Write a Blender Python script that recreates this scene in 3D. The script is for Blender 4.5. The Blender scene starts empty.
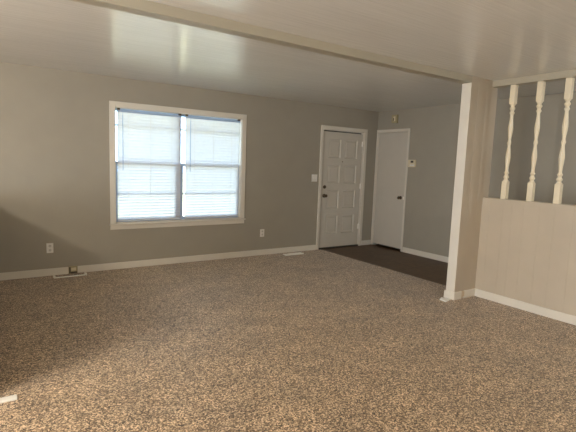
import bpy, bmesh, math, random
from mathutils import Vector, Matrix

random.seed(7)
S = bpy.context.scene
COL = S.collection

# ------------------------------------------------------------------ camera
F_PX, YAW, PITCH, ROLL, CAM_Z = 446.326, 0.59643, -0.11735, 0.0367, 1.45219
fw = Vector((math.sin(YAW) * math.cos(PITCH), math.cos(YAW) * math.cos(PITCH), math.sin(PITCH)))
rt = Vector((math.cos(YAW), -math.sin(YAW), 0))
up = rt.cross(fw)
r2 = rt * math.cos(ROLL) + up * math.sin(ROLL)
u2 = up * math.cos(ROLL) - rt * math.sin(ROLL)
cam_data = bpy.data.cameras.new('camera')
cam_data.sensor_fit = 'HORIZONTAL'
cam_data.sensor_width = 36.0
cam_data.lens = F_PX / 576.0 * 36.0
cam_data.clip_start = 0.05
cam = bpy.data.objects.new('camera', cam_data)
COL.objects.link(cam)
cam.matrix_world = Matrix(((r2.x, u2.x, -fw.x, 0), (r2.y, u2.y, -fw.y, 0), (r2.z, u2.z, -fw.z, CAM_Z), (0, 0, 0, 1)))
S.camera = cam

# ------------------------------------------------------------------ light
S.view_settings.view_transform = 'Standard'
S.view_settings.look = 'None'
S.view_settings.gamma = 1.0
S.view_settings.use_curve_mapping = False
S.view_settings.exposure = 0.62
S.cycles.use_denoising = True
S.cycles.max_bounces = 10
S.cycles.diffuse_bounces = 6
S.cycles.sample_clamp_indirect = 6.0

SKY = (0.52, 0.73, 1.0)
world = bpy.data.worlds.new('sky')
S.world = world
world.use_nodes = True
bg = world.node_tree.nodes['Background']
bg.inputs['Color'].default_value = (*SKY, 1)
bg.inputs['Strength'].default_value = 4.3


def light(name, kind, loc, energy, color, **kw):
    d = bpy.data.lights.new(name, kind)
    d.energy = energy
    d.color = color
    for k, v in kw.items():
        if k not in ('aim',):
            setattr(d, k, v)
    o = bpy.data.objects.new(name, d)
    COL.objects.link(o)
    o.location = loc
    if 'aim' in kw:
        o.rotation_euler = Vector(kw['aim']).to_track_quat('-Z', 'Y').to_euler()
    return o


light('sun', 'SUN', (0, 0, 8), 15.0, (1.0, 0.95, 0.84), angle=0.01, aim=(-0.6, 0.06, -0.8))
# daylight entering through the patio door, out of frame
light('patio_door_daylight', 'AREA', (-3.62, 1.1, 1.10), 105, (1.0, 0.90, 0.76), shape='RECTANGLE', size=2.36, size_y=1.96, aim=(1, 0, 0))
# added fill behind the half wall, brightens the hall wall, out of frame
light('hall_fill', 'POINT', (5.3, 0.9, 2.15), 13, (0.92, 0.97, 1.0), shadow_soft_size=0.12)
# added fill light behind the camera, no known fixture
light('rear_fill', 'POINT', (2.4, -1.5, 2.12), 60, (1.0, 0.91, 0.79), shadow_soft_size=0.25)
# ceiling lamp of the dining side, out of frame beyond the low wall
light('dining_lamp', 'POINT', (-1.8, 2.3, 2.09), 118, (1.0, 0.88, 0.72), shadow_soft_size=0.11)

# ------------------------------------------------------------------ dimensions
H = 2.44
D = 5.958          # window wall
UC = 5.9515        # closet wall
VB = 2.9636        # beam front
TB = 0.1096
ZB = H - 0.0686    # beam underside
UW = 4.3022        # stub wall end
UH = 4.679         # half wall face
ZH = 1.15          # half wall top
UT = 4.74          # carpet / tile edge
WX0, WX1, WZ0, WZ1 = 1.366, 3.166, 0.60, 2.075   # window opening


# ------------------------------------------------------------------ materials
def mat(name):
    m = bpy.data.materials.new(name)
    m.use_nodes = True
    nt = m.node_tree
    return m, nt, nt.nodes['Principled BSDF']


def nd(nt, kind, **ins):
    n = nt.nodes.new(kind)
    for k, v in ins.items():
        n.inputs[k].default_value = v
    return n


def coords(nt, scale=(1, 1, 1)):
    g = nt.nodes.new('ShaderNodeNewGeometry')
    mp = nt.nodes.new('ShaderNodeMapping')
    mp.inputs['Scale'].default_value = scale
    nt.links.new(g.outputs['Position'], mp.inputs['Vector'])
    return mp.outputs['Vector']


def ramp(nt, fac, stops):
    r = nt.nodes.new('ShaderNodeValToRGB')
    while len(r.color_ramp.elements) < len(stops):
        r.color_ramp.elements.new(0.5)
    for e, (p, c) in zip(r.color_ramp.elements, stops):
        e.position = p
        e.color = (*c, 1)
    nt.links.new(fac, r.inputs['Fac'])
    return r.outputs['Color']


def bump(nt, bs, height, strength, dist):
    b = nt.nodes.new('ShaderNodeBump')
    b.inputs['Strength'].default_value = strength
    b.inputs['Distance'].default_value = dist
    nt.links.new(height, b.inputs['Height'])
    nt.links.new(b.outputs['Normal'], bs.inputs['Normal'])
    return b


def paint(name, col, rough=0.5, spec=0.5, var=0.04, scale=(6, 6, 6), bmp=0.08, detail=4):
    m, nt, bs = mat(name)
    v = coords(nt, scale)
    n = nd(nt, 'ShaderNodeTexNoise', Scale=1.0, Detail=detail, Roughness=0.6)
    nt.links.new(v, n.inputs['Vector'])
    lo = tuple(c * (1 - var) for c in col)
    hi = tuple(min(1, c * (1 + var)) for c in col)
    c = ramp(nt, n.outputs['Fac'], [(0.3, lo), (0.7, hi)])
    nt.links.new(c, bs.inputs['Base Color'])
    bs.inputs['Roughness'].default_value = rough
    bs.inputs['Specular IOR Level'].default_value = spec
    if bmp:
        v2 = coords(nt, tuple(s * 14 for s in scale))
        n2 = nd(nt, 'ShaderNodeTexNoise', Scale=1.0, Detail=3.0)
        nt.links.new(v2, n2.inputs['Vector'])
        bump(nt, bs, n2.outputs['Fac'], bmp, 0.004)
    return m


def flat(name, col, rough=0.4, metal=0.0, spec=0.5):
    m, nt, bs = mat(name)
    n = nd(nt, 'ShaderNodeTexNoise', Scale=30.0, Detail=2.0)
    nt.links.new(coords(nt), n.inputs['Vector'])
    c = ramp(nt, n.outputs['Fac'], [(0.3, tuple(x * 0.96 for x in col)), (0.7, tuple(min(1, x * 1.03) for x in col))])
    nt.links.new(c, bs.inputs['Base Color'])
    bs.inputs['Roughness'].default_value = rough
    bs.inputs['Metallic'].default_value = metal
    bs.inputs['Specular IOR Level'].default_value = spec
    return m


M_WALL = paint('greige wall paint', (0.347, 0.32, 0.265), 0.55, 0.4, 0.03, (3, 3, 3), 0.10)
M_BEAM = paint('cream painted wood', (0.40, 0.368, 0.29), 0.5, 0.4, 0.03, (3, 8, 8), 0.06)
M_TRIM = paint('white semi gloss trim paint', (0.70, 0.66, 0.585), 0.38, 0.5, 0.02, (5, 5, 5), 0.03)
M_DOOR = paint('white door paint', (0.56, 0.525, 0.46), 0.4, 0.5, 0.02, (4, 4, 4), 0.03)
M_BALUSTER = paint('ivory baluster paint', (0.76, 0.68, 0.51), 0.4, 0.5, 0.03, (9, 9, 9), 0.03)
M_PLASTIC = flat('white cover plate plastic', (0.78, 0.76, 0.72), 0.35)
M_IVORY = flat('ivory plastic', (0.72, 0.64, 0.46), 0.4)
M_TAN = flat('tan plastic', (0.40, 0.34, 0.20), 0.45)
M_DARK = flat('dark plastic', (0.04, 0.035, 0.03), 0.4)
M_SLOT = flat('outlet face plastic', (0.60, 0.58, 0.54), 0.4)
M_BRONZE = flat('aged bronze', (0.12, 0.09, 0.06), 0.35, 0.8)
M_METAL = flat('painted register metal', (0.93, 0.90, 0.83), 0.35, 0.0)
M_SKY_TINT = flat('sash with sky tint', (0.40, 0.52, 0.72), 0.4)  # blue of the sky light is mixed into the sash colour
M_PAPER = flat('white paper', (0.85, 0.83, 0.78), 0.8)
M_RAW = flat('bare wood', (0.58, 0.47, 0.34), 0.8)


def panel_paint():
    """painted sheet panelling: vertical grooves at uneven spacing"""
    m, nt, bs = mat('painted wood panelling')
    g = nt.nodes.new('ShaderNodeNewGeometry')
    sp = nt.nodes.new('ShaderNodeSeparateXYZ')
    nt.links.new(g.outputs['Position'], sp.inputs[0])
    add = nt.nodes.new('ShaderNodeMath'); add.operation = 'ADD'
    nt.links.new(sp.outputs['X'], add.inputs[0]); nt.links.new(sp.outputs['Y'], add.inputs[1])
    cb = nt.nodes.new('ShaderNodeCombineXYZ')
    nt.links.new(add.outputs[0], cb.inputs['X'])
    vo = nt.nodes.new('ShaderNodeTexVoronoi')
    vo.voronoi_dimensions = '1D'; vo.feature = 'DISTANCE_TO_EDGE'
    vo.inputs['Scale'].default_value = 7.0
    nt.links.new(add.outputs[0], vo.inputs['W'])
    r = ramp(nt, vo.outputs['Distance'], [(0.0, (0, 0, 0)), (0.035, (1, 1, 1))])
    v2 = coords(nt, (40, 40, 1.2))
    n2 = nd(nt, 'ShaderNodeTexNoise', Scale=1.0, Detail=4.0)
    nt.links.new(v2, n2.inputs['Vector'])
    mx = nt.nodes.new('ShaderNodeMath'); mx.operation = 'MULTIPLY_ADD'
    nt.links.new(n2.outputs['Fac'], mx.inputs[0]); mx.inputs[1].default_value = 0.25
    nt.links.new(r, mx.inputs[2])
    bump(nt, bs, mx.outputs[0], 0.6, 0.003)
    n3 = nd(nt, 'ShaderNodeTexNoise', Scale=3.0, Detail=3.0)
    nt.links.new(coords(nt), n3.inputs['Vector'])
    c = ramp(nt, n3.outputs['Fac'], [(0.3, (0.47, 0.405, 0.315)), (0.7, (0.51, 0.44, 0.345))])
    nt.links.new(c, bs.inputs['Base Color'])
    bs.inputs['Roughness'].default_value = 0.5
    return m


M_PANEL = panel_paint()


def ceiling_paint():
    m, nt, bs = mat('semi gloss ceiling paint')
    n = nd(nt, 'ShaderNodeTexNoise', Scale=1.0, Detail=5.0)
    nt.links.new(coords(nt, (1.5, 5, 1)), n.inputs['Vector'])
    c = ramp(nt, n.outputs['Fac'], [(0.3, (0.74, 0.74, 0.71)), (0.7, (0.78, 0.78, 0.75))])
    nt.links.new(c, bs.inputs['Base Color'])
    n2 = nd(nt, 'ShaderNodeTexNoise', Scale=1.0, Detail=4.0, Roughness=0.55)
    nt.links.new(coords(nt, (2.0, 38, 1)), n2.inputs['Vector'])
    n4 = nd(nt, 'ShaderNodeTexNoise', Scale=60.0, Detail=2.0)
    nt.links.new(coords(nt), n4.inputs['Vector'])
    mx = nt.nodes.new('ShaderNodeMath'); mx.operation = 'MULTIPLY_ADD'
    nt.links.new(n4.outputs['Fac'], mx.inputs[0]); mx.inputs[1].default_value = 0.06
    nt.links.new(n2.outputs['Fac'], mx.inputs[2])
    bump(nt, bs, mx.outputs[0], 0.8, 0.0045)
    bs.inputs['Roughness'].default_value = 0.22
    bs.inputs['IOR'].default_value = 1.8
    return m


M_CEIL = ceiling_paint()


def carpet():
    m, nt, bs = mat('speckled cut pile carpet')
    vo = nt.nodes.new('ShaderNodeTexVoronoi')
    vo.inputs['Scale'].default_value = 140.0
    nt.links.new(coords(nt), vo.inputs['Vector'])
    sp = nt.nodes.new('ShaderNodeSeparateColor')
    nt.links.new(vo.outputs['Color'], sp.inputs[0])
    tuft = ramp(nt, sp.outputs[0], [(0.10, (0.050, 0.030, 0.017)), (0.35, (0.205, 0.138, 0.083)),
                                    (0.65, (0.365, 0.255, 0.157)), (0.90, (0.80, 0.605, 0.400))])
    # broad mottling of the trodden pile
    n2 = nd(nt, 'ShaderNodeTexNoise', Scale=2.6, Detail=5.0, Roughness=0.62)
    nt.links.new(coords(nt, (1.0, 1.5, 1)), n2.inputs['Vector'])
    wear = ramp(nt, n2.outputs['Fac'], [(0.36, (0.80, 0.80, 0.80)), (0.62, (1.06, 1.05, 1.03))])
    mul = nt.nodes.new('ShaderNodeMix'); mul.data_type = 'RGBA'; mul.blend_type = 'MULTIPLY'
    mul.inputs[0].default_value = 1.0
    nt.links.new(tuft, mul.inputs[6]); nt.links.new(wear, mul.inputs[7])
    nt.links.new(mul.outputs[2], bs.inputs['Base Color'])
    bs.inputs['Roughness'].default_value = 0.5
    bs.inputs['Specular IOR Level'].default_value = 0.5
    bs.inputs['Sheen Weight'].default_value = 0.35
    bs.inputs['Sheen Roughness'].default_value = 0.28
    v = nd(nt, 'ShaderNodeTexNoise', Scale=160.0, Detail=3.0)
    nt.links.new(coords(nt), v.inputs['Vector'])
    bump(nt, bs, v.outputs['Fac'], 0.5, 0.006)
    return m


M_CARPET = carpet()


def tile():
    m, nt, bs = mat('dark brown entry tile')
    g = nt.nodes.new('ShaderNodeNewGeometry')
    br = nt.nodes.new('ShaderNodeTexBrick')
    br.offset = 0.0
    br.inputs['Scale'].default_value = 1.0
    br.inputs['Brick Width'].default_value = 0.305
    br.inputs['Row Height'].default_value = 0.305
    br.inputs['Mortar Size'].default_value = 0.003
    br.inputs['Color1'].default_value = (0.105, 0.064, 0.036, 1)
    br.inputs['Color2'].default_value = (0.122, 0.075, 0.043, 1)
    br.inputs['Mortar'].default_value = (0.035, 0.025, 0.018, 1)
    nt.links.new(g.outputs['Position'], br.inputs['Vector'])
    n = nd(nt, 'ShaderNodeTexNoise', Scale=14.0, Detail=4.0)
    nt.links.new(coords(nt), n.inputs['Vector'])
    c2 = ramp(nt, n.outputs['Fac'], [(0.3, (0.8, 0.8, 0.8)), (0.7, (1.15, 1.12, 1.08))])
    mul = nt.nodes.new('ShaderNodeMix'); mul.data_type = 'RGBA'; mul.blend_type = 'MULTIPLY'
    mul.inputs[0].default_value = 1.0
    nt.links.new(br.outputs['Color'], mul.inputs[6]); nt.links.new(c2, mul.inputs[7])
    nt.links.new(mul.outputs[2], bs.inputs['Base Color'])
    bs.inputs['Roughness'].default_value = 0.45
    bs.inputs['Specular IOR Level'].default_value = 0.22
    bump(nt, bs, n.outputs['Fac'], 0.15, 0.004)
    return m


M_TILE = tile()


def slat_vinyl():
    m, nt, bs = mat('translucent white slat vinyl')
    nt.nodes.remove(bs)
    out = nt.nodes['Material Output']
    n = nd(nt, 'ShaderNodeTexNoise', Scale=20.0, Detail=2.0)
    nt.links.new(coords(nt), n.inputs['Vector'])
    c = ramp(nt, n.outputs['Fac'], [(0.3, (0.80, 0.815, 0.84)), (0.7, (0.83, 0.845, 0.87))])
    df = nt.nodes.new('ShaderNodeBsdfDiffuse')
    tr = nt.nodes.new('ShaderNodeBsdfTranslucent')
    nt.links.new(c, df.inputs['Color']); nt.links.new(c, tr.inputs['Color'])
    mx = nt.nodes.new('ShaderNodeMixShader'); mx.inputs[0].default_value = 0.36
    nt.links.new(df.outputs[0], mx.inputs[1]); nt.links.new(tr.outputs[0], mx.inputs[2])
    nt.links.new(mx.outputs[0], out.inputs['Surface'])
    return m


M_SLAT = slat_vinyl()


def glass():
    m, nt, bs = mat('clear window glass')
    nt.nodes.remove(bs)
    out = nt.nodes['Material Output']
    t = nt.nodes.new('ShaderNodeBsdfTransparent')
    t.inputs['Color'].default_value = (0.94, 0.96, 0.96, 1)
    gl = nt.nodes.new('ShaderNodeBsdfGlossy'); gl.inputs['Roughness'].default_value = 0.02
    fr = nt.nodes.new('ShaderNodeFresnel'); fr.inputs['IOR'].default_value = 1.45
    mx = nt.nodes.new('ShaderNodeMixShader')
    nt.links.new(fr.outputs[0], mx.inputs[0]); nt.links.new(t.outputs[0], mx.inputs[1]); nt.links.new(gl.outputs[0], mx.inputs[2])
    nt.links.new(mx.outputs[0], out.inputs['Surface'])
    return m


M_GLASS = glass()
M_LAWN = paint('sunlit lawn', (0.56, 0.52, 0.32), 0.9, 0.1, 0.3, (2, 2, 2), 0.3)
M_EAVE_TINT = paint('added eave yellow', (0.80, 0.68, 0.36), 0.7, 0.2, 0.03, (3, 3, 3), 0.05)  # yellow picked to warm the light bounced onto the blinds
M_PAVE = paint('concrete walk', (0.55, 0.54, 0.52), 0.9, 0.1, 0.05, (2, 2, 2), 0.1)


# ------------------------------------------------------------------ mesh helpers
def NB():
    return bmesh.new()


def box(bm, x0, x1, y0, y1, z0, z1):
    vs = [bm.verts.new((x, y, z)) for z in (z0, z1) for y in (y0, y1) for x in (x0, x1)]
    for f in ((0, 2, 3, 1), (4, 5, 7, 6), (0, 1, 5, 4), (2, 6, 7, 3), (0, 4, 6, 2), (1, 3, 7, 5)):
        bm.faces.new([vs[i] for i in f])


def lathe(bm, prof, c, axis='Z', n=20, cap=True):
    """prof: (radius, distance along the axis); c: origin of the axis"""
    rings = []
    for r, t in prof:
        ring = []
        for k in range(n):
            a = 2 * math.pi * k / n
            p = (r * math.cos(a), r * math.sin(a), t)
            if axis == 'Y':
                p = (p[0], t, p[1])
            elif axis == 'X':
                p = (t, p[0], p[1])
            ring.append(bm.verts.new((c[0] + p[0], c[1] + p[1], c[2] + p[2])))
        rings.append(ring)
    for a, b in zip(rings, rings[1:]):
        for k in range(n):
            bm.faces.new((a[k], a[(k + 1) % n], b[(k + 1) % n], b[k]))
    if cap:
        bm.faces.new(rings[0]); bm.faces.new(rings[-1])
    bmesh.ops.recalc_face_normals(bm, faces=bm.faces[:])


def prism(bm, poly, axis, a0, a1):
    """extrude a 2-D outline along an axis ('X': poly in y,z; 'Y': poly in x,z)"""
    def P(p, a):
        return (a, p[0], p[1]) if axis == 'X' else (p[0], a, p[1])
    A = [bm.verts.new(P(p, a0)) for p in poly]
    B = [bm.verts.new(P(p, a1)) for p in poly]
    n = len(poly)
    bm.faces.new(A); bm.faces.new(B[::-1])
    for k in range(n):
        bm.faces.new((A[k], A[(k + 1) % n], B[(k + 1) % n], B[k]))
    bmesh.ops.recalc_face_normals(bm, faces=bm.faces[:])


def obj(name, bm, m, parent=None, bev=0.0, smooth=False, label=None):
    me = bpy.data.meshes.new(name)
    if parent is not None:
        w = Vector((0, 0, 0)); p = parent
        while p is not None:
            w += p.location; p = p.parent
        bmesh.ops.translate(bm, verts=bm.verts[:], vec=-w)
    bm.to_mesh(me); bm.free()
    me.materials.append(m)
    if smooth:
        for p in me.polygons:
            p.use_smooth = True
    o = bpy.data.objects.new(name, me)
    COL.objects.link(o)
    if parent is not None:
        o.parent = parent
    if bev:
        b = o.modifiers.new('edge', 'BEVEL')
        b.width = bev; b.segments = 2; b.limit_method = 'ANGLE'
    if label:
        o['label'] = label
    return o


def thing(name, loc, label, cat, group=None, kind=None):
    o = bpy.data.objects.new(name, None)
    o.empty_display_size = 0.1
    COL.objects.link(o)
    o.location = loc
    o['label'] = label; o['category'] = cat
    if group:
        o['group'] = group
    if kind:
        o['kind'] = kind
    return o


def tag(o, label, cat, kind=None, group=None):
    o['label'] = label; o['category'] = cat
    if kind:
        o['kind'] = kind
    if group:
        o['group'] = group
    return o


def struct(name, bm, m, label, cat, bev=0.0):
    return tag(obj(name, bm, m, None, bev), label, cat, 'structure')


# ------------------------------------------------------------------ room shell
XL, XR, YN = -3.6, UC + 0.14, -2.6      # far-left wall, outer right, wall behind the camera
WT = 0.14

b = NB(); box(b, XL - WT, UT, YN - WT, D + 0.005, -0.10, 0.0)
struct('floor', b, M_CARPET, 'brown and beige speckled carpet across the room', 'carpet')
b = NB(); box(b, UT, XR, YN - WT, D + 0.10, -0.10, -0.004)
struct('floor_entry', b, M_TILE, 'dark brown entry floor in front of the two doors', 'floor')
b = NB(); box(b, XL - WT, XR, YN - WT, D + WT, H, H + 0.10)
struct('ceiling', b, M_CEIL, 'glossy off-white ceiling reflecting the window', 'ceiling')

# window wall, with the window and front-door openings
DX0, DX1, DZ1 = 4.695, 5.625, 2.045
b = NB()
for x0, x1, z0, z1 in ((XL - WT, WX0, -0.1, H), (WX0, WX1, -0.1, WZ0), (WX0, WX1, WZ1, H), (WX1, DX0, -0.1, H),
                       (DX0, DX1, DZ1, H), (DX1, XR, -0.1, H), (DX0, DX1, -0.1, -0.02)):
    box(b, x0, x1, D, D + WT, z0, z1)
struct('wall_back', b, M_WALL, 'greige wall with the window and the panelled front door', 'wall')

# closet wall on the entry side
CY0, CY1, CZ1 = 5.225, 5.925, 2.07
b = NB()
for y0, y1, z0, z1 in ((YN - WT, CY0, -0.1, H), (CY0, CY1, CZ1, H), (CY1, D, -0.1, H), (CY0, CY1, -0.1, -0.02)):
    box(b, UC, UC + WT, y0, y1, z0, z1)
struct('wall_right', b, M_WALL, 'greige entry wall with the plain closet door', 'wall')

b = NB()
for y0, y1, z0, z1 in ((YN - WT, -0.1, -0.1, H), (2.3, D + WT, -0.1, H), (-0.1, 2.3, -0.1, 0.1), (-0.1, 2.3, 2.1, H)):
    box(b, XL - WT, XL, y0, y1, z0, z1)
struct('wall_left', b, M_WALL, 'greige side wall beyond the dining side', 'wall')
b = NB()
for x0, x1, z0, z1 in ((XL, 1.15, 0, H), (1.15, 4.05, 0, H), (4.05, UC, 0, H)):
    box(b, x0, x1, YN - WT, YN, z0, z1)
struct('wall_front', b, M_WALL, 'greige wall behind the camera', 'wall')

# low wall on the left whose shadow falls on the window wall
b = NB(); box(b, -0.23, -0.12, VB + 0.06, D, 0, 1.0)
struct('wall_low', b, M_WALL, 'low partition wall on the dining side', 'wall')

# stub wall under the beam, half wall, beam and header
b = NB(); box(b, UW, UH + 0.11, VB, VB + TB, 0, H)
struct('wall_stub', b, M_PANEL, 'narrow panelled stub wall holding up the beam end', 'wall')
b = NB(); box(b, UH, UH + 0.11, -0.4, VB, 0, ZH)
struct('wall_half', b, M_PANEL, 'panelled half wall under the white balusters', 'wall', 0.003)
b = NB(); box(b, XL, UW + 0.004, VB, VB + TB, ZB, H)
struct('beam', b, M_BEAM, 'cream ceiling beam crossing the room above the stub wall', 'beam', 0.003)
b = NB(); box(b, UH, UH + 0.11, -0.4, VB, ZB, H)
struct('header_beam', b, M_BEAM, 'cream header board above the balusters', 'beam', 0.003)
b = NB(); box(b, UW - 0.008, UW, VB - 0.001, VB + TB + 0.001, 0.0, ZB)
struct('trim_1', b, M_TRIM, 'white end board on the stub wall edge', 'trim', 0.002)


def baseboard(name, pts, label, h=0.088, t=0.014):
    """pts: list of (x0, x1, y0, y1) runs, thickness included"""
    bm = NB()
    for x0, x1, y0, y1 in pts:
        box(bm, x0, x1, y0, y1, 0.0, h)
    return struct(name, bm, M_TRIM, label, 'baseboard', 0.004)


BT = 0.014
baseboard('baseboard_back', [(-0.12, 0.800, D - BT, D), (0.905, 4.635, D - BT, D), (5.70, UC, D - BT, D)],
          'white baseboard along the window wall')
baseboard('baseboard_right', [(UC - BT, UC, -0.4, 5.18)], 'white baseboard along the closet wall')
baseboard('baseboard_stub', [(UW - 0.008 - BT, UW - 0.008, VB - BT, VB + TB + BT), (UW - 0.008, 4.415, VB - BT, VB), (4.462, UH, VB - BT, VB)],
          'white baseboard wrapped around the stub wall')
baseboard('baseboard_half', [(UH - BT, UH, -0.4, VB)], 'white baseboard under the half wall')

# ------------------------------------------------------------------ outside
b = NB(); box(b, -40, 45, D + 2.2, 60, -0.5, -0.4)
struct('lawn', b, M_LAWN, 'sunlit lawn outside the window', 'lawn')
b = NB(); box(b, -40, 45, D + WT, D + 2.2, -0.5, -0.39)
struct('path', b, M_PAVE, 'pale concrete walk outside the window', 'path')

b = NB(); box(b, -4, 8, D + WT, D + 0.85, 2.24, 2.30)  # unseen eave, added to yellow the light on the upper blinds
struct('added_eave', b, M_EAVE_TINT, 'unseen yellow eave added to warm the window light', 'eave')

# ------------------------------------------------------------------ window
win = thing('window_1', (2.266, D, WZ0), 'white framed double window behind two blinds', 'window', kind='structure')
cw, ct = 0.068, 0.018
b = NB()
box(b, WX0 - cw, WX0, D - ct, D, WZ0, WZ1 + cw)
box(b, WX1, WX1 + cw, D - ct, D, WZ0, WZ1 + cw)
box(b, WX0, WX1, D - ct, D, WZ1, WZ1 + cw)
obj('window_casing', b, M_TRIM, win, 0.004)
b = NB()
box(b, WX0 - cw - 0.008, WX1 + cw + 0.012, D - 0.042, D + 0.012, WZ0 - 0.022, WZ0)
obj('window_sill', b, M_TRIM, win, 0.005)
b = NB(); box(b, WX0 - cw, WX1 + cw, D - 0.016, D, WZ0 - 0.078, WZ0 - 0.022)
obj('window_apron', b, M_TRIM, win, 0.004)
JT = 0.012
b = NB()
box(b, WX0, WX0 + 0.006, D, D + WT, WZ0, WZ1)
box(b, WX1 - 0.006, WX1, D, D + WT, WZ0, WZ1)
box(b, WX0 + 0.006, WX1 - 0.006, D, D + WT, WZ1 - 0.006, WZ1)
box(b, WX0 + 0.006, WX1 - 0.006, D + 0.012, D + WT, WZ0, WZ0 + 0.012)
obj('window_jamb', b, M_TRIM, win)
b = NB(); box(b, 2.206, 2.250, D + 0.052, D + 0.135, WZ0 + 0.012, WZ1 - 0.006)
obj('window_mullion', b, M_SKY_TINT, win, 0.003)


def sash_pair(x0, x1):
    zb, zt, zm = WZ0 + 0.012, WZ1 - 0.006, 1.375
    for nm, z0, z1, y0, st in (('upper_sash', zm - 0.02, zt, D + 0.086, 0.007), ('lower_sash', zb, zm + 0.02, D + 0.055, 0.036)):
        bm = NB()
        y1 = y0 + 0.030
        box(bm, x0, x0 + st, y0, y1, z0, z1); box(bm, x1 - st, x1, y0, y1, z0, z1)
        box(bm, x0 + st, x1 - st, y0, y1, z0, z0 + 0.042); box(bm, x0 + st, x1 - st, y0, y1, z1 - 0.03, z1)
        zc = 1.86 if nm == 'upper_sash' else 0.975
        box(bm, x0 + st, x1 - st, y0 + 0.006, y1 - 0.006, zc - 0.010, zc + 0.010)
        s = obj(nm, bm, M_SKY_TINT, win, 0.002)
        bm = NB(); box(bm, x0 + st, x1 - st, y0 + 0.013, y0 + 0.017, z0 + 0.042, z1 - 0.03)
        # the pane is a sub-part of its sash
        w = win.location
        g = obj('window_pane', bm, M_GLASS, None)
        g.data.transform(Matrix.Translation(-w)); g.parent = s


sash_pair(WX0 + 0.006, 2.206)
sash_pair(2.250, WX1 - 0.006)


# ------------------------------------------------------------------ blinds
def make_blind(x0, x1, label, wand_x, droop):
    y = D + 0.034
    t = thing('window_blind', ((x0 + x1) / 2, y, WZ0 + 0.02), label, 'blind', 'mini blinds in the double window')
    zt = 2.046
    bm = NB(); box(bm, x0, x1, y - 0.013, y + 0.013, zt - 0.025, zt)
    obj('head_rail', bm, M_SKY_TINT, t, 0.002)
    for x in (x0 + 0.02, x1 - 0.02):
        bm = NB(); box(bm, x - 0.014, x + 0.014, y - 0.016, y + 0.016, zt, WZ1 - 0.006)
        obj('bracket', bm, M_BRONZE, t)
    zb = 0.640
    n = 36
    bm = NB()
    tilt = math.radians(57)
    hw = 0.0235
    for i in range(n):
        z = zb + 0.022 + (zt - 0.042 - zb - 0.022) * i / (n - 1)
        sec = []
        for s, c in ((-1, 0.0), (-0.5, 0.0020), (0, 0.0028), (0.5, 0.0020), (1, 0.0)):
            # inner (room side) edge raised
            sec.append((y + s * hw * math.cos(tilt) + c * math.sin(tilt), z - s * hw * math.sin(tilt) + c * math.cos(tilt)))
        A = [bm.verts.new((x0 + 0.004, p[0], p[1])) for p in sec]
        B = [bm.verts.new((x1 - 0.004, p[0], p[1])) for p in sec]
        for k in range(len(sec) - 1):
            bm.faces.new((A[k], B[k], B[k + 1], A[k + 1]))
    obj('slats', bm, M_SLAT, t, smooth=True)
    bm = NB()
    box(bm, x0 + 0.002, x1 - 0.002, y - 0.012, y + 0.012, zb - 0.018, zb)
    if droop:
        for v in bm.verts:
            if v.co.x > (x0 + x1) / 2:
                v.co.z += droop
    obj('bottom_rail', bm, M_SLAT, t, 0.002)
    for fx in (0.16, 0.5, 0.84):
        x = x0 + (x1 - x0) * fx
        bm = NB()
        for yy in (y - 0.0118, y + 0.0118):
            box(bm, x - 0.0012, x + 0.0012, yy - 0.0008, yy + 0.0008, zb, zt - 0.025)
        obj('ladder_cord', bm, M_PLASTIC, t)
    bm = NB()
    lathe(bm, [(0.0045, 0.0), (0.0045, 0.70), (0.002, 0.705), (0.002, 0.745)], (wand_x, y - 0.022, 1.285), 'Z', 8)
    obj('tilt_wand', bm, M_SKY_TINT, t, smooth=False)
    return t


make_blind(1.400, 2.245, 'white mini blind in the left half of the window', 1.465, 0.0)
make_blind(2.302, 3.148, 'white mini blind in the right half of the window, nearest the front door', 2.372, 0.004)

# ------------------------------------------------------------------ front door
door = thing('door_1', (DX0 + 0.465, D, 0), 'white eight-panel front door with dark knob and deadbolt', 'door', kind='structure')
cx0, cx1 = 4.640, 5.690
b = NB()
box(b, cx0, DX0, D - 0.018, D, 0, 2.105)
box(b, DX1, cx1, D - 0.018, D, 0, 2.105)
box(b, DX0, DX1, D - 0.018, D, DZ1, 2.105)
obj('door_casing', b, M_TRIM, door, 0.004)
b = NB()
box(b, DX0, DX0 + 0.012, D, D + 0.13, 0, DZ1)
box(b, DX1 - 0.012, DX1, D, D + 0.13, 0, DZ1)
box(b, DX0 + 0.012, DX1 - 0.012, D, D + 0.13, DZ1 - 0.012, DZ1)
obj('door_jamb', b, M_TRIM, door)
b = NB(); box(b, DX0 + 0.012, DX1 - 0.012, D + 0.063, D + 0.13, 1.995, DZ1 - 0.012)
obj('gap_shade', b, M_DARK, door)  # dark strip painting the shade in the gap above the slab
b = NB(); box(b, DX0 + 0.012, DX1 - 0.012, D - 0.01, D + 0.13, -0.02, 0.0235)
obj('threshold', b, M_DARK, door, 0.003)
sx0, sx1, sz0, sz1 = DX0 + 0.018, DX1 - 0.015, 0.022, 2.012
yf = D + 0.014                                   # front face of the slab
rows = [(0.245, 0.590), (0.690, 1.030), (1.125, 1.465), (1.560, 1.905)]
cols = [(sx0 + 0.115, sx0 + 0.405), (sx0 + 0.475, sx0 + 0.785)]
b = NB()
box(b, sx0, sx1, yf + 0.014, yf + 0.042, sz0, sz1)
xs = [sx0, cols[0][0], cols[0][1], cols[1][0], cols[1][1], sx1]
for i in (0, 2, 4):
    box(b, xs[i], xs[i + 1], yf, yf + 0.014, sz0, sz1)
zz = [sz0] + [v for r in rows for v in r] + [sz1]
for (xa, xb) in cols:
    for i in range(0, len(zz), 2):
        box(b, xa, xb, yf, yf + 0.014, zz[i], zz[i + 1])
slab = obj('door_slab', b, M_DOOR, door)
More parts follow.
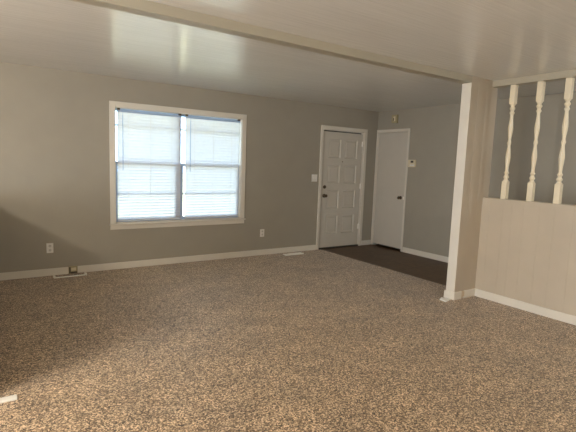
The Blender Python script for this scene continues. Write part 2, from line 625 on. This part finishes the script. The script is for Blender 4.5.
for (xa, xb) in cols:
    for (za, zb_) in rows:
        bm = NB()
        # sloped moulding ring round each recessed panel
        o = [(xa, za), (xb, za), (xb, zb_), (xa, zb_)]
        steps = [(0.0, -0.003), (0.012, -0.003), (0.022, 0.012), (0.034, 0.012), (0.058, 0.005)]
        rings = []
        for ins, dy in steps:
            rings.append([bm.verts.new((xa + ins, yf + dy, za + ins)), bm.verts.new((xb - ins, yf + dy, za + ins)),
                          bm.verts.new((xb - ins, yf + dy, zb_ - ins)), bm.verts.new((xa + ins, yf + dy, zb_ - ins))])
        base = [bm.verts.new((x, yf + 0.0135, z)) for x, z in o]
        rings.insert(0, base)
        for A, B in zip(rings, rings[1:]):
            for k in range(4):
                bm.faces.new((A[k], A[(k + 1) % 4], B[(k + 1) % 4], B[k]))
        bm.faces.new(rings[-1])
        bmesh.ops.recalc_face_normals(bm, faces=bm.faces[:])
        obj('door_panel', bm, M_DOOR, door)
kx = sx0 + 0.070
b = NB(); lathe(b, [(0.034, 0.0), (0.034, -0.006), (0.028, -0.010), (0.013, -0.014), (0.012, -0.032), (0.022, -0.040), (0.028, -0.052), (0.026, -0.064), (0.014, -0.072)],
                (kx, yf, 0.925), 'Y', 20)
obj('door_knob', b, M_BRONZE, door, smooth=True, label='dark bronze knob')
b = NB(); lathe(b, [(0.031, 0.0), (0.031, -0.008), (0.026, -0.016), (0.012, -0.018)], (kx, yf, 1.075), 'Y', 20)
box(b, kx - 0.005, kx + 0.005, yf - 0.030, yf - 0.016, 1.060, 1.090)
obj('deadbolt', b, M_BRONZE, door, label='dark bronze deadbolt')
b = NB(); lathe(b, [(0.010, 0.0), (0.010, -0.004), (0.006, -0.005)], (sx0 + 0.445, yf, 1.512), 'Y', 12)
obj('peephole', b, M_BRONZE, door)
for z in (0.36, 1.09, 1.84):
    bm = NB()
    lathe(bm, [(0.007, -0.05), (0.007, 0.05)], (sx1 + 0.002, D + 0.010, z), 'Z', 10)
    box(bm, sx1 - 0.022, sx1, yf - 0.003, yf, z - 0.045, z + 0.045)
    obj('hinge', bm, M_METAL, door)

# ------------------------------------------------------------------ closet door
clo = thing('door_2', (UC, (CY0 + CY1) / 2, 0), 'plain flush white closet door with a dark knob', 'door', kind='structure')
b = NB()
box(b, UC - 0.016, UC, CY0 - 0.035, CY0, 0, 2.112)
box(b, UC - 0.016, UC, CY1, D - 0.001, 0, 2.112)
box(b, UC - 0.016, UC, CY0, CY1, CZ1, 2.112)
obj('door_casing', b, M_TRIM, clo, 0.003)
b = NB()
box(b, UC, UC + 0.13, CY0, CY0 + 0.010, 0, CZ1)
box(b, UC, UC + 0.13, CY1 - 0.010, CY1, 0, CZ1)
box(b, UC, UC + 0.13, CY0 + 0.010, CY1 - 0.010, CZ1 - 0.010, CZ1)
obj('door_jamb', b, M_TRIM, clo)
b = NB(); box(b, UC + 0.004, UC + 0.039, CY0 + 0.013, CY1 - 0.013, 0.040, CZ1 - 0.016)
obj('door_slab', b, M_DOOR, clo, 0.002)
b = NB(); lathe(b, [(0.030, 0.0), (0.030, -0.006), (0.013, -0.012), (0.012, -0.030), (0.024, -0.040), (0.028, -0.052), (0.024, -0.064), (0.012, -0.070)],
                (UC + 0.004, 5.315, 0.930), 'X', 20)
obj('door_knob', b, M_BRONZE, clo, smooth=True, label='dark bronze knob')
b = NB(); box(b, UC - 0.001, UC + 0.004, CY0 + 0.013, CY0 + 0.034, 0.905, 0.955)
obj('latch_plate', b, M_METAL, clo)
# dark panel behind the closet door leaf, its colour stands for the shade there
b = NB(); box(b, UC + 0.139, UC + 0.15, CY0 - 0.05, CY1 + 0.03, -0.05, CZ1 + 0.05)
struct('closet_shade', b, M_DARK, 'dark panel painting the shade behind the plain door', 'wall')


# ------------------------------------------------------------------ balusters
def make_baluster():
    t = thing('baluster', (0, 0, ZH), '', 'baluster', 'turned balusters on the half wall')
    s = 0.029
    z0, z1 = ZH, ZB
    zl, zu = z0 + 0.195, z1 - 0.200
    bm = NB(); box(bm, -s, s, -s, s, z0, zl)
    obj('square_foot', bm, M_BALUSTER, t, 0.004)
    bm = NB(); box(bm, -s, s, -s, s, zu, z1)
    obj('square_top', bm, M_BALUSTER, t, 0.004)
    L = zu - zl
    prof = [(0.031, 0.0), (0.031, 0.008), (0.022, 0.016), (0.020, 0.026), (0.029, 0.036), (0.031, 0.046), (0.026, 0.056), (0.019, 0.064),
            (0.019, 0.074), (0.027, 0.084), (0.028, 0.092), (0.021, 0.100), (0.017, 0.112), (0.019, 0.150), (0.026, 0.210), (0.029, 0.250),
            (0.026, 0.290), (0.019, 0.335), (0.016, 0.365)]
    half = L / 2
    k = (half - 0.0) / 0.395
    pr = [(r * 0.92, z * k) for r, z in prof]
    mid = [(0.018, half - 0.016), (0.021, half - 0.006)]
    full = pr + mid + [(r, L - z) for r, z in reversed(mid)] + [(r, L - z) for r, z in reversed(pr)]
    bm = NB(); lathe(bm, full, (0, 0, zl), 'Z', 20)
    obj('turned_shaft', bm, M_BALUSTER, t, smooth=True)
    return t


proto = make_baluster()
spots = [(2.735, 'turned ivory baluster beside the stub wall'),
         (2.452, 'turned ivory baluster between the other two on the half wall'),
         (2.182, 'turned ivory baluster farthest from the stub wall')]
for i, (y, lab) in enumerate(spots):
    if i == 0:
        o = proto
    else:
        o = proto.copy(); COL.objects.link(o)
        for ch in proto.children:
            c = ch.copy(); COL.objects.link(c); c.parent = o
    o.location = (UH + 0.045, y, ZH)
    o['label'] = lab


# ------------------------------------------------------------------ wall fittings
def outlet(x, z, label):
    t = thing('wall_outlet', (x, D, z), label, 'outlet', 'duplex outlets on the window wall')
    bm = NB(); box(bm, x - 0.037, x + 0.037, D - 0.006, D, z - 0.060, z + 0.060)
    obj('cover_plate', bm, M_PLASTIC, t, 0.003)
    for dz in (-0.026, 0.026):
        bm = NB(); lathe(bm, [(0.017, 0.0), (0.017, -0.003)], (x, D - 0.006, z + dz), 'Y', 16)
        s = obj('socket', bm, M_SLOT, t)
        bm = NB()
        for dx in (-0.006, 0.006):
            box(bm, dx - 0.0012, dx + 0.0012, -0.0045, -0.002, -0.005, 0.006)
        g = obj('slot', bm, M_DARK, None)
        g.data.transform(Matrix.Translation((0, -0.006, dz))); g.parent = s
    bm = NB(); lathe(bm, [(0.003, 0.0), (0.003, -0.001)], (x, D - 0.006, z), 'Y', 8)
    obj('screw', bm, M_SLOT, t)


outlet(0.606, 0.338, 'white outlet on the shadowed wall left of the window')
outlet(3.565, 0.352, 'white outlet between the window and the front door')

t = thing('light_switch', (4.548, D, 1.225), 'white double light switch plate beside the front door', 'light switch')
b = NB(); box(b, 4.548 - 0.058, 4.548 + 0.058, D - 0.006, D, 1.165, 1.285)
obj('cover_plate', b, M_PLASTIC, t, 0.003)
for dx in (-0.023, 0.023):
    bm = NB()
    prism(bm, [(D - 0.006, 1.213), (D - 0.006, 1.237), (D - 0.018, 1.238), (D - 0.018, 1.231)], 'X', 4.548 + dx - 0.005, 4.548 + dx + 0.005)
    obj('toggle', bm, M_PLASTIC, t)

t = thing('door_chime', (UC, 5.535, 2.285), 'small yellowed box high on the wall above the closet door', 'door chime')
b = NB(); box(b, UC - 0.045, UC, 5.475, 5.595, 2.215, 2.355)
obj('housing', b, M_TAN, t, 0.006)
b = NB(); box(b, UC - 0.049, UC - 0.045, 5.505, 5.550, 2.245, 2.325)
obj('cover', b, M_IVORY, t, 0.002)
b = NB(); box(b, UC - 0.051, UC - 0.049, 5.535, 5.550, 2.250, 2.300)
obj('grille', b, M_DARK, t)

t = thing('thermostat', (UC, 5.098, 1.525), 'ivory thermostat with dark display beside the closet door', 'thermostat')
b = NB(); box(b, UC - 0.026, UC, 5.020, 5.178, 1.465, 1.588)
obj('housing', b, M_IVORY, t, 0.006)
b = NB(); box(b, UC - 0.028, UC - 0.025, 5.062, 5.120, 1.538, 1.572)
obj('display', b, M_DARK, t, label='dark display')
b = NB(); box(b, UC - 0.029, UC - 0.025, 5.040, 5.135, 1.485, 1.508)
obj('lid', b, M_PLASTIC, t, 0.001)

t = thing('cable_jack', (0.852, D, 0.0), 'tan jack box set into the baseboard gap below the window wall', 'wall jack')
b = NB(); box(b, 0.802, 0.903, D - 0.024, D, 0.004, 0.094)
obj('housing', b, M_TAN, t, 0.003)
b = NB(); box(b, 0.830, 0.885, D - 0.031, D - 0.024, 0.040, 0.078)
obj('cover', b, M_IVORY, t, 0.002)
b = NB(); box(b, 0.808, 0.822, D - 0.027, D - 0.024, 0.010, 0.086); box(b, 0.826, 0.895, D - 0.027, D - 0.024, 0.010, 0.026)
obj('gap', b, M_DARK, t)


# ------------------------------------------------------------------ floor registers
def register(x0, x1, y0, y1, label, open_):
    t = thing('floor_register', ((x0 + x1) / 2, (y0 + y1) / 2, 0), label, 'floor vent', 'floor registers by the window wall')
    h = 0.012
    bm = NB()
    e = 0.022 if open_ else 0.014
    hh = 0.022 if open_ else h
    box(bm, x0, x0 + e, y0, y1, 0.0, hh); box(bm, x1 - e, x1, y0, y1, 0.0, hh)
    box(bm, x0 + e, x1 - e, y0, y0 + 0.016, 0.0, h)
    if not open_:
        box(bm, x0 + e, x1 - e, y1 - 0.012, y1, 0.0, h)
    obj('frame', bm, M_METAL, t, 0.002)
    bm = NB()
    if open_:
        box(bm, x0 + e, x1 - e, y0 + 0.016, y1 - 0.012, 0.0, 0.004)
        obj('duct_opening', bm, M_DARK, t)
    n = 14
    bm = NB()
    w = (x1 - x0 - 2 * e) / n
    for i in range(n):
        xx = x0 + e + w * i
        box(bm, xx + w * 0.12, xx + w * (0.24 if open_ else 0.86), y0 + 0.016, y1 - 0.012, 0.004, 0.009)
    obj('grille', bm, M_DARK if open_ else M_METAL, t)


register(0.620, 0.985, 5.790, 5.860, 'floor register with a dark slot under the tan wall jack', True)
register(3.885, 4.235, 5.735, 5.830, 'plain white floor register near the front door', False)

# ------------------------------------------------------------------ small things on the carpet
b = NB()
vs = [(4.150, 3.040), (4.225, 3.075), (4.272, 2.985), (4.140, 2.950)]
lo = [b.verts.new((x, y, 0.001)) for x, y in vs]
hi = [b.verts.new((x, y, 0.007 + 0.006 * (k % 2))) for k, (x, y) in enumerate(vs)]
b.faces.new(lo[::-1]); b.faces.new(hi)
for k in range(4):
    b.faces.new((lo[k], lo[(k + 1) % 4], hi[(k + 1) % 4], hi[k]))
tag(obj('paper_scrap', b, M_PAPER), 'white scrap lying on the carpet at the foot of the stub wall', 'scrap')

b = NB(); box(b, 4.418, 4.460, VB - 0.018, VB, 0.022, 0.084)
tag(obj('wood_patch', b, M_RAW, None, 0.003), 'bare tan wood patch in the broken stub wall baseboard', 'wood piece')

b = NB(); box(b, -0.35, 0.108, 2.944, 2.997, 0.0, 0.012)
tag(obj('wood_strip', b, M_TRIM, None, 0.003), 'cream strip lying flat on the carpet at the photo edge', 'strip')
